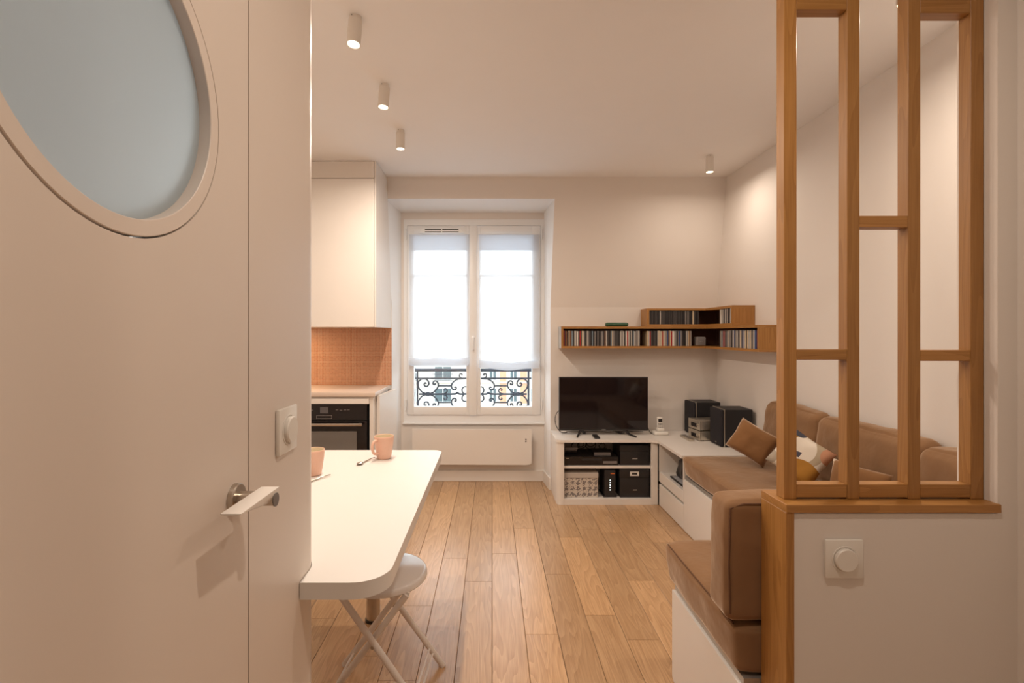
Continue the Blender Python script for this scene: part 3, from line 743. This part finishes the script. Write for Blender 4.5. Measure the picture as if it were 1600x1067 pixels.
seam('piping', [(.681, 1.41, .508), (.679, 1.6, .511), (.679, 1.8, .510), (.684, 1.94, .506)], SEAM, c2_)
# back cushions
def backc(label, x0, x1, y0, y1, z0, z1, seed, seams=None, **k):
    t = thing('back_cushion', ((x0+x1)/2, (y0+y1)/2, z0), label, 'cushion', None)
    build('cover', cushion(x0, x1, y0, y1, z0, z1, k.get('r', .04), k.get('puff', .02), k.get('wr', .010), 30, seed, k.get('post')), VELV, t, smooth=True, ang=180)
    for s_ in (seams or []): seam('piping', s_, SEAM, t)
    return t
lean = lambda p: (p.x+.10*(p.z-.52), p.y, p.z)
PB = (.022, .002, .016)
backc('brown velvet back cushion closest to the loudspeakers', 1.755, 1.868, 2.765, 3.285, .524, .880, 3, post=lean, puff=PB, wr=.007)
backc('wide brown velvet back cushion in the middle of the wall row', 1.750, 1.868, 2.085, 2.748, .524, .866, 4, post=lean, puff=PB, wr=.007)
backc('brown velvet back cushion in the corner by the partition pier', 1.715, 1.868, 1.545, 2.062, .524, .862, 5, post=lean, puff=PB, wr=.007)
backc('brown velvet back cushion standing against the end of the low partition', .655, 1.235, 1.389, 1.510, .522, .856, 6, r=.024, puff=(.004, .002, .008), wr=.005,
      seams=[[(.664, 1.392, .545), (.659, 1.389, .68), (.664, 1.392, .838), (.70, 1.390, .851), (.95, 1.388, .853), (1.2, 1.39, .851)]])
backc('brown velvet back cushion against the rear of the partition, beyond the end one', 1.250, 1.655, 1.389, 1.508, .522, .855, 8, r=.026, puff=(.002, .008, .008), wr=.005)
# scatter pillows
def pil(label, c, w_, h_, t_, yaw, pitch, roll, m, seed):
    t = thing('scatter_pillow', (c[0], c[1], c[2]-h_/2), label, 'pillow')
    mb, M = pillow(c, w_, h_, t_, yaw, pitch, roll, seed)
    o = build('cover', mb, m, t, smooth=True, ang=180)
    return t, M, o
pil('small brown velvet pillow leaning below the first back cushion, near the loudspeakers', (1.582, 3.03, .666), .24, .20, .11, math.radians(-34), math.radians(-12), math.radians(28), VELV2, 1)
PATM = bpy.data.materials.new('patterned_cotton')
def pattern(m):
    m.use_nodes = True; nt = m.node_tree; N = nt.nodes; L = nt.links; p = N['Principled BSDF']; p.inputs['Roughness'].default_value = .85
    at = N.new('ShaderNodeAttribute'); at.attribute_name = 'print_uv'
    sep = N.new('ShaderNodeSeparateXYZ'); L.new(at.outputs['Vector'], sep.inputs[0])
    last = None
    def math_(op, a, b=None, c=None):
        n = N.new('ShaderNodeMath'); n.operation = op
        for i, v in enumerate((a, b, c)):
            if v is None: continue
            if isinstance(v, (int, float)): n.inputs[i].default_value = v
            else: L.new(v, n.inputs[i])
        return n.outputs[0]
    U, V = sep.outputs[0], sep.outputs[1]
    def disc(cx, cy, r, sxx=1.0):
        dx = math_('MULTIPLY', math_('SUBTRACT', U, cx), sxx); dy = math_('SUBTRACT', V, cy)
        return math_('LESS_THAN', math_('SQRT', math_('ADD', math_('MULTIPLY', dx, dx), math_('MULTIPLY', dy, dy))), r)
    base = N.new('ShaderNodeRGB'); base.outputs[0].default_value = (.78, .72, .63, 1); last = base.outputs[0]
    def over(mask, col):
        nonlocal last
        mx = N.new('ShaderNodeMixRGB'); L.new(mask, mx.inputs[0]); L.new(last, mx.inputs[1]); mx.inputs[2].default_value = (*col, 1); last = mx.outputs[0]
    ring = math_('SUBTRACT', disc(-.1, .45, .85), disc(-.25, .35, .70)); over(math_('MAXIMUM', ring, 0.0), (.46, .38, .27))
    over(disc(.45, -.75, .80), (.42, .20, .03)); over(disc(.95, .75, .42), (.55, .28, .17)); over(disc(-.95, .95, .5), (.42, .24, .05))
    q = math_('MULTIPLY', math_('LESS_THAN', math_('ABSOLUTE', math_('SUBTRACT', math_('ADD', V, math_('MULTIPLY', U, -.35)), .12)), .13), math_('LESS_THAN', math_('ABSOLUTE', math_('ADD', U, .25)), .25))
    over(q, (.07, .07, .10)); over(disc(-.55, .93, .17, .6), (.05, .055, .08)); over(disc(-.95, -.7, .35), (.42, .36, .29))
    L.new(last, p.inputs['Base Color'])
pattern(PATM)
pc = (1.597, 2.59, .684); pt_, pM, po = pil('patterned white, ochre and grey pillow leaning on the brown back cushions', pc,  .235, .225, .10, math.radians(-38), math.radians(-12), math.radians(32), PATM, 2)
inv = pM.inverted(); av_ = po.data.attributes.new('print_uv', 'FLOAT_VECTOR', 'POINT')
org = W[po.name]
for i, v in enumerate(po.data.vertices):
    q = inv @ (v.co+org); av_.data[i].vector = (q.x/.118, q.z/.113, 0)
pil('small brown velvet pillow lying against the wide middle back cushion', (1.630, 2.23, .634), .24, .20, .07, math.radians(-60), math.radians(-14), math.radians(6), VELV2, 3)

# ================================================================== TELEVISION AND THINGS ON THE TOP
tv = thing('television', (.90, 4.05, TOPZ), 'black flat-screen television standing on the white corner top', 'television')
bx('casing', (.541, 1.261, 4.036, 4.062, .540, .974), BLACK, tv, r=.003, seg=1)
bx('back_housing', (.66, 1.14, 4.0622, 4.10, .56, .86), BLACK, tv, r=.006)
sc_ = bx('screen', (.549, 1.253, 4.0345, 4.0358, .557, .967), mat('screen_glass', (.012, .008, .009), .07, vary=.05), tv)
bx('maker_mark', (.885, .918, 4.0348, 4.0359, .546, .551), mat('mark_grey', (.35, .34, .33), .4), tv)
for xc, sg in ((.725, -1), (1.08, 1)):
    f_ = MB(); f_.tube([(xc, 4.05, .545), (xc+sg*.02, 4.045, .52), (xc+sg*.03, 4.02, .5125), (xc+sg*.055, 3.935, .5110)], [.012, .011, .008, .006], 8)
    f_.tube([(xc, 4.05, .545), (xc-sg*.02, 4.055, .52), (xc-sg*.03, 4.08, .5125), (xc-sg*.05, 4.15, .5110)], [.012, .011, .008, .006], 8)
    build('foot', f_, BLACK, tv, smooth=True)
cbs = MB()
rc = bx('remote_control', (.80, .84, 3.885, 4.0, TOPZ+.0003, TOPZ+.016), BLACK, r=.004); tag(rc, 'black remote control lying in front of the television', 'remote control')
def cable(pts, label, r=.003, m=BLACK):
    o = build('cable', MB().tube(crom(pts, 6), r, 6), m, smooth=True); tag(o, label, 'cable', 'cables around the television'); return o
z0 = TOPZ+.0035
cable([(1.24, 4.07, .62), (1.27, 4.08, .56), (1.30, 4.10, .512), (1.33, 4.12, z0), (1.36, 4.13, z0)], 'black cable dropping from the television to the phone base')
cable([(.55, 4.08, .70), (.525, 4.085, .67), (.515, 4.09, .62), (.53, 4.10, .56), (.57, 4.12, .512), (.62, 4.13, z0)], 'black cable looping out behind the television edge near the window')
cable([(.62, 4.17, z0), (.72, 4.175, z0), (.80, 4.18, z0), (.88, 4.185, z0), (.95, 4.15, z0), (1.0, 4.165, z0), (1.05, 4.18, z0), (1.20, 4.18, z0), (1.26, 4.16, z0)], 'black cable trailing under the television')
ph = thing('cordless_phone', (1.365, 4.06, TOPZ), 'white cordless phone standing in its charging cradle', 'telephone')
cr = MB().box(1.308, 1.422, 4.01, 4.11, TOPZ+.0003, TOPZ+.03, .012, 3)
build('cradle', cr, PHONEW, ph, smooth=True)
build('cradle_collar', MB().box(1.335, 1.395, 4.032, 4.085, TOPZ+.0302, TOPZ+.055, .008, 2), PHONEW, ph, smooth=True)
hs_ = MB().box(1.342, 1.390, 4.045, 4.068, TOPZ+.034, TOPZ+.145, .010, 3); hs_.rot(math.radians(-8), (1.366, 4.056, TOPZ+.03), 'X')
ho = build('handset', hs_, PHONEW, ph, smooth=True)
s2 = MB().box(1.350, 1.382, 4.0435, 4.0449, TOPZ+.100, TOPZ+.128); s2.rot(math.radians(-8), (1.366, 4.056, TOPZ+.03), 'X'); build('screen', s2, BLACK, ho)
kp = MB()
for i in range(3):
    for j in range(4): kp.box(1.349+i*.0125, 1.357+i*.0125, 4.0435, 4.0449, TOPZ+.058+j*.010, TOPZ+.064+j*.010)
kp.rot(math.radians(-8), (1.366, 4.056, TOPZ+.03), 'X'); build('keypad', kp, GREY, ho)
def speaker(x0, x1, y0, y1, h, label):
    t = thing('loudspeaker', ((x0+x1)/2, (y0+y1)/2, TOPZ), label, 'loudspeaker', 'loudspeakers in the corner')
    bx('cabinet', (x0+.030, x1, y0, y1, TOPZ+.0003, TOPZ+h), VINYL, t, r=.003, seg=1)
    bx('front_trim', (x0+.024, x0+.0298, y0-.001, y1+.001, TOPZ+.0003, TOPZ+h+.001), SILVER, t, r=.001, seg=1)
    bx('grille', (x0, x0+.0238, y0, y1, TOPZ+.003, TOPZ+h-.001), GRILLE, t, r=.011, seg=3)
    bx('badge', (x0-.0012, x0-.0001, (y0+y1)/2-.022, (y0+y1)/2-.002, TOPZ+.022, TOPZ+.028), SILVER, t)
speaker(1.650, 1.880, 3.60, 3.79, .272, 'black loudspeaker with silver edge, beside the sofa cushions')
speaker(1.615, 1.835, 4.012, 4.20, .268, 'black loudspeaker with silver edge, in the room corner behind the stereo')
def hifi(z, label, knob):
    t = thing('stereo_unit', (1.68, 3.9, z), label, 'stereo', 'stacked stereo units')
    A = math.radians(8); C = (1.575, 3.885, z)
    def rb(nm, d, m, par, r=0):
        mb = MB().box(*d, r=r); mb.rot(A, C); return build(nm, mb, m, par, smooth=r > 0)
    b = rb('case', (1.579, 1.765, 3.802, 3.968, z+.006, z+.076), SILVER, t, .003)
    rb('front_plate', (1.570, 1.5788, 3.802, 3.968, z+.005, z+.077), SILVER, t, .002)
    rb('display', (1.5685, 1.5698, 3.845, 3.925, z+.022, z+.052), GLOSSB, t)
    rb('foot', (1.585, 1.61, 3.81, 3.83, z+.0003, z+.0058), BLACK, t); rb('foot', (1.585, 1.61, 3.94, 3.96, z+.0003, z+.0058), BLACK, t); rb('foot', (1.73, 1.755, 3.81, 3.83, z+.0003, z+.0058), BLACK, t)
    kb = MB().lathe([(0, -.014), (knob, -.014), (knob, 0), (0, 0)], (1.5697, 3.822, z+.045), 0, 20); kb.rot(A, C); build('knob', kb, SILVER, t, smooth=True)
hifi(TOPZ, 'silver stereo amplifier with volume knob, lower of the two stacked units', .011)
hifi(TOPZ+.0775, 'silver stereo player, upper of the two stacked units', .005)
rm = thing('remote_control', (1.52, 3.9, TOPZ), 'silver remote control lying in front of the stacked stereo units', 'remote control')
m_ = MB().box(1.497, 1.541, 3.80, 3.985, TOPZ+.0003, TOPZ+.018, .005, 2); build('case', m_, SILVER, rm, smooth=True)
m_ = MB()
for i in range(3):
    for j in range(9): m_.box(1.503+i*.012, 1.511+i*.012, 3.815+j*.018, 3.823+j*.018, TOPZ+.0181, TOPZ+.0195)
build('buttons', m_, GREY, rm)

# ---- inside the television cabinet
dv = thing('disc_recorder', (.775, 4.0, .296), 'flat black disc recorder on the upper cabinet shelf', 'disc player')
bx('case', (.565, .985, 3.905, 4.17, .3005, .362), BLACK, dv, r=.002, seg=1); bx('front_panel', (.565, .985, 3.897, 3.9048, .299, .363), GLOSSB, dv)
bx('disc_tray', (.70, .86, 3.8958, 3.8968, .335, .352), BLACK, dv); bx('logo_plate', (.578, .60, 3.8958, 3.8968, .349, .355), ALU, dv); bx('display', (.865, .975, 3.8958, 3.8968, .31, .33), GREY, dv)
for x in (.59, .96):
    for y in (3.93, 4.14): bx('foot', (x-.012, x+.012, y-.012, y+.012, .2963, .3004), BLACK, dv)
sb = thing('set_top_box', (.865, 4.0, .363), 'small dark box sitting on the disc recorder', 'set-top box')
bx('case', (.80, .935, 3.93, 4.07, .3633, .392), BLACK, sb, r=.003); bx('front_panel', (.803, .932, 3.9285, 3.9298, .366, .389), GREY, sb)
kc_ = thing('document_pouch', (.62, 3.98, .363), 'crumpled grey plastic pouch on the disc recorder', 'pouch')
pm_, _ = pillow((.625, 4.0, .392), .12, .12, .03, 0, math.radians(60), 0, 5, 10); build('cover', pm_, GREY, kc_, smooth=True, ang=180)
for i in range(9):
    rr = R.uniform(.02, .045); cx = R.uniform(.66, .95); czz = R.uniform(.40, .435); cyv = 4.10+R.uniform(-.015, .05)
    pts = [(cx+rr*math.cos(a*.7+i), cyv+.012*math.sin(a+i), czz+rr*.8*math.sin(a*.7+i)) for a in range(0, 11)]
    o = build('cable', MB().tube(crom(pts, 4), .0028, 5), BLACK, smooth=True); tag(o, 'black coiled cable heaped on the upper cabinet shelf', 'cable', 'coiled cables in the television cabinet')
bxx = thing('storage_box', (1.115, 4.0, .296), 'plain black storage box on the upper shelf of the television cabinet', 'box')
bx('box_body', (1.0, 1.228, 3.90, 4.15, .2963, .405), BLACK, bxx, r=.003); bx('lid', (.996, 1.230, 3.896, 4.154, .4055, .452), BLACK, bxx, r=.004); bx('label_plate', (1.095, 1.135, 3.8982, 3.8995, .345, .352), ALU, bxx)
b3 = thing('storage_box', (1.115, 4.0, .045), 'black storage box with white label holder on the cabinet floor', 'box')
bx('box_body', (.998, 1.228, 3.90, 4.15, .0453, .20), BLACK, b3, r=.003); bx('lid', (.993, 1.230, 3.894, 4.154, .2005, .268), BLACK, b3, r=.004)
lh = MB(); lh.box(1.075, 1.145, 3.8918, 3.8938, .215, .224); lh.box(1.075, 1.145, 3.8918, 3.8938, .240, .249); lh.box(1.075, 1.089, 3.8918, 3.8938, .224, .240); lh.box(1.131, 1.145, 3.8918, 3.8938, .224, .240)
build('label_holder', lh, PHONEW, b3); bx('label_plate', (1.10, 1.13, 3.8982, 3.8995, .10, .107), ALU, b3)
rt = thing('internet_router', (.92, 4.0, .045), 'upright black router with a row of small lights, on the cabinet floor', 'router')
bx('case', (.878, .966, 3.90, 4.08, .056, .258), GREY if False else BLACK, rt, r=.008, seg=3); bx('stand', (.87, .974, 3.905, 4.075, .0453, .0558), BLACK, rt)
bx('orange_stripe', (.925, .9585, 3.8985, 3.8998, .228, .236), mat('orange_plastic', (.7, .16, .03), .4), rt)
ld = mat('router_led', (.7, .8, .85), .4, emit=1.2)
for i in range(5): bx('indicator_light', (.918, .926, 3.8985, 3.8998, .10+i*.019, .108+i*.019), ld, rt)
pb = thing('patterned_box', (.695, 4.0, .045), 'cardboard box with grey damask print and grey lid, on the cabinet floor', 'box')
def damask():
    m = bpy.data.materials.new('damask_print'); m.use_nodes = True; nt = m.node_tree; N = nt.nodes; L = nt.links; p = N['Principled BSDF']
    tc = N.new('ShaderNodeTexCoord'); mp = N.new('ShaderNodeMapping'); mp.inputs['Scale'].default_value = (1, 0, 1); L.new(tc.outputs['Object'], mp.inputs['Vector'])
    n = N.new('ShaderNodeTexNoise'); n.inputs['Scale'].default_value = 30; L.new(mp.outputs[0], n.inputs['Vector'])
    def wv(direction):
        w_ = N.new('ShaderNodeTexWave'); w_.wave_type = 'BANDS'; w_.bands_direction = direction; w_.inputs['Scale'].default_value = 7; w_.inputs['Distortion'].default_value = 5; w_.inputs['Detail'].default_value = 1; w_.inputs['Detail Scale'].default_value = 9
        L.new(mp.outputs[0], w_.inputs['Vector']); return w_.outputs['Fac']
    mu = N.new('ShaderNodeMath'); mu.operation = 'MULTIPLY'; L.new(wv('X'), mu.inputs[0]); L.new(wv('Z'), mu.inputs[1])
    gt = N.new('ShaderNodeMath'); gt.operation = 'GREATER_THAN'; gt.inputs[1].default_value = .22; L.new(mu.outputs[0], gt.inputs[0])
    mx = N.new('ShaderNodeMixRGB'); mx.inputs[1].default_value = (.62, .55, .48, 1); mx.inputs[2].default_value = (.22, .19, .18, 1)
    L.new(gt.outputs[0], mx.inputs[0]); L.new(mx.outputs[0], p.inputs['Base Color']); p.inputs['Roughness'].default_value = .7
    return m
bx('box_body', (.563, .828, 3.905, 4.12, .0453, .195), damask(), pb, r=.002, seg=1); bx('lid', (.560, .831, 3.901, 4.124, .1955, .236), mat('lid_grey', (.52, .46, .41), .7), pb, r=.002, seg=1)
o = build('cable', MB().tube(crom([(.72, 4.15, .262), (.75, 4.05, .250), (.82, 4.10, .262), (.86, 4.16, .20), (.84, 4.16, .1), (.85, 4.15, .05)], 6), .003, 6), BLACK, smooth=True); tag(o, 'black cable hanging behind the patterned box', 'cable')
# niche in the drawer cabinet
nb = thing('black_bag', (1.42, 3.64, .255), 'slumped black bag in the open niche beside the television cabinet', 'bag')
build('bag_body', cushion(1.37, 1.53, 3.50, 3.70, .2690, .42, .04, .008, .02, 12, 9), BLACK, nb, smooth=True, ang=180)
build('strap', MB().tube(crom([(1.40, 3.52, .40), (1.37, 3.56, .45), (1.38, 3.62, .465), (1.42, 3.67, .42)], 6), .006, 8), BLACK, nb, smooth=True)
nt_ = thing('notebook', (1.40, 3.5, .255), 'black tablet with grey sheet lying on the niche floor', 'notebook')
bx('cover', (1.325, 1.54, 3.385, 3.72, .2555, .266), BLACK, nt_, r=.002, seg=1); bx('sheet', (1.335, 1.525, 3.40, 3.70, .2662, .2675), mat('sheet_grey', (.45, .45, .48), .4), nt_)

# ================================================================== WALL SHELVES AND DISCS
ZS0, ZS1, ZS2 = 1.205, 1.383, 1.532
SB = D-.0008; SF = 4.068; SXI = 1.742; TH = .018
def lshelf(name, label, x0, y_end, za, zb):
    t = thing(name, (1.5, 4.15, za), label, 'shelf', None)
    xw = 1.9085
    def L_(z_a, z_b, ins=0):
        return MB().prism([(x0+ins, SB), (x0+ins, SF+ins), (SXI+ins, SF+ins), (SXI+ins, y_end+ins), (xw, y_end+ins), (xw, SB)], 2, z_a, z_b)
    build('board', L_(za, za+TH), OAKX, t); build('board', L_(zb-TH, zb), OAKX, t)
    bx('end_panel', (x0, x0+TH, SF, SB, za+TH+.0002, zb-TH-.0002), OAKV, t)
    bx('end_panel', (SXI, xw, y_end, y_end+TH, za+TH+.0002, zb-TH-.0002), OAKV, t)
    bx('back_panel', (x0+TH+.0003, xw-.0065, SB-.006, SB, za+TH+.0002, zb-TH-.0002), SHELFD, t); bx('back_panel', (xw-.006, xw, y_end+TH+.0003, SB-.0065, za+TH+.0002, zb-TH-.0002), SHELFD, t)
    return t
lo_ = lshelf('wall_shelf', 'long low oak L-shaped wall shelf full of discs above the television', .563, 3.262, ZS0, ZS1)
bx('metal_edge', (.5605, .5628, SF, SB, ZS0, ZS1), ALU, lo_)
lshelf('wall_shelf', 'short oak L-shaped shelf box stacked on the long wall shelf', 1.262, 3.625, ZS1+.0004, ZS2)
PAL = {'black': (.02, .018, .02), 'charcoal': (.06, .055, .055), 'grey': (.26, .24, .23), 'pale grey': (.50, .47, .43), 'white': (.78, .74, .68), 'cream': (.62, .50, .34), 'red': (.38, .03, .03), 'brown': (.17, .075, .04), 'blue': (.05, .09, .22), 'steel blue': (.20, .27, .33), 'green': (.06, .14, .08), 'purple': (.28, .03, .26)}
CDM = {}
def cd(x, y, z, th, col, along, place, hgt=.124):
    key = (col, round(th, 4), along, round(hgt, 3))
    if key not in CDM:
        m = MB()
        if along == 'x': m.box(0, th-.0006, 0, .14, 0, hgt, .0008, 1)
        else: m.box(0, .14, 0, th-.0006, 0, hgt, .0008, 1)
        o = build('disc_case', m, mat('disc_spine_'+col.replace(' ', '_'), PAL[col], .35, vary=.2, scale=70)); CDM[key] = (o, o.location.copy())
    else:
        s_, _ = CDM[key]; o = s_.copy(); COL.objects.link(o)
    o.location = CDM[key][1]+Vector((x, y, z))
    tag(o, f'{col} disc case standing in {place}', 'disc case', f'{col} disc cases in {place}')
def row(a, b, along, z, weights, place, seed):
    r_ = random.Random(seed); p = a
    names = list(weights); ws = [weights[n] for n in names]
    while p < b-.006:
        th = r_.choice((.0104, .0104, .0104, .0078, .0130)); h = r_.choice((.124, .124, .124, .1215, .126)) if z < 1.3 else r_.choice((.1105, .1105, .1085))
        if p+th > b: break
        off = r_.uniform(0, .005)
        if along == 'x': cd(p, SF+.008+off, z, th, r_.choices(names, ws)[0], 'x', place, h)
        else: cd(SXI+.008+off, p, z, th, r_.choices(names, ws)[0], 'y', place, h)
        p += th+.0002
zl, zu = ZS0+TH+.0003, ZS1+TH+.0008
row(.585, 1.218, 'x', zl, {'black': 5, 'charcoal': 8, 'grey': 5, 'pale grey': 3, 'red': 1.5, 'brown': 2, 'steel blue': 2, 'cream': 1.5, 'white': .8}, 'the long shelf row right above the television', 11)
row(1.268, 1.635, 'x', zl, {'charcoal': 3, 'grey': 4, 'pale grey': 4, 'red': 1.6, 'cream': 1.6, 'white': 1.3, 'blue': 1, 'brown': 2, 'black': 2}, 'the long shelf row below the upper shelf box', 12)
row(3.285, 3.855, 'y', zl, {'charcoal': 4, 'grey': 4, 'pale grey': 3, 'cream': 2.2, 'black': 1.5, 'white': 1, 'blue': 1.6, 'red': .8, 'steel blue': 1, 'brown': 1}, 'the long shelf arm along the side wall', 13)
row(1.283, 1.695, 'x', zu, {'black': 9, 'charcoal': 10, 'grey': 1.6, 'white': 1.0, 'cream': .8, 'pale grey': .6}, 'the upper shelf box row', 14)
row(3.647, 3.855, 'y', zu, {'purple': .8, 'grey': 4, 'pale grey': 2, 'charcoal': 3, 'white': 1.2, 'black': 2}, 'the upper shelf box arm along the side wall', 15)
pk = thing('small_speaker', (1.72, 4.10, zl), 'small rounded grey speaker cube in the empty shelf corner', 'speaker')
build('case', MB().box(1.668, 1.742+.008, 4.075, 4.15, zl+.0002, zl+.076, .014, 4), GREY, pk, smooth=True); bx('maker_mark', (1.695, 1.722, 4.0738, 4.0748, zl+.034, zl+.038), ALU, pk)
gc = build('glasses_case', MB().box(.935, 1.12, 4.09, 4.15, ZS1+.0003, ZS1+.034, .0155, 4), GREENP, None, smooth=True); tag(gc, 'dark green rounded glasses case lying on the long wall shelf', 'glasses case')
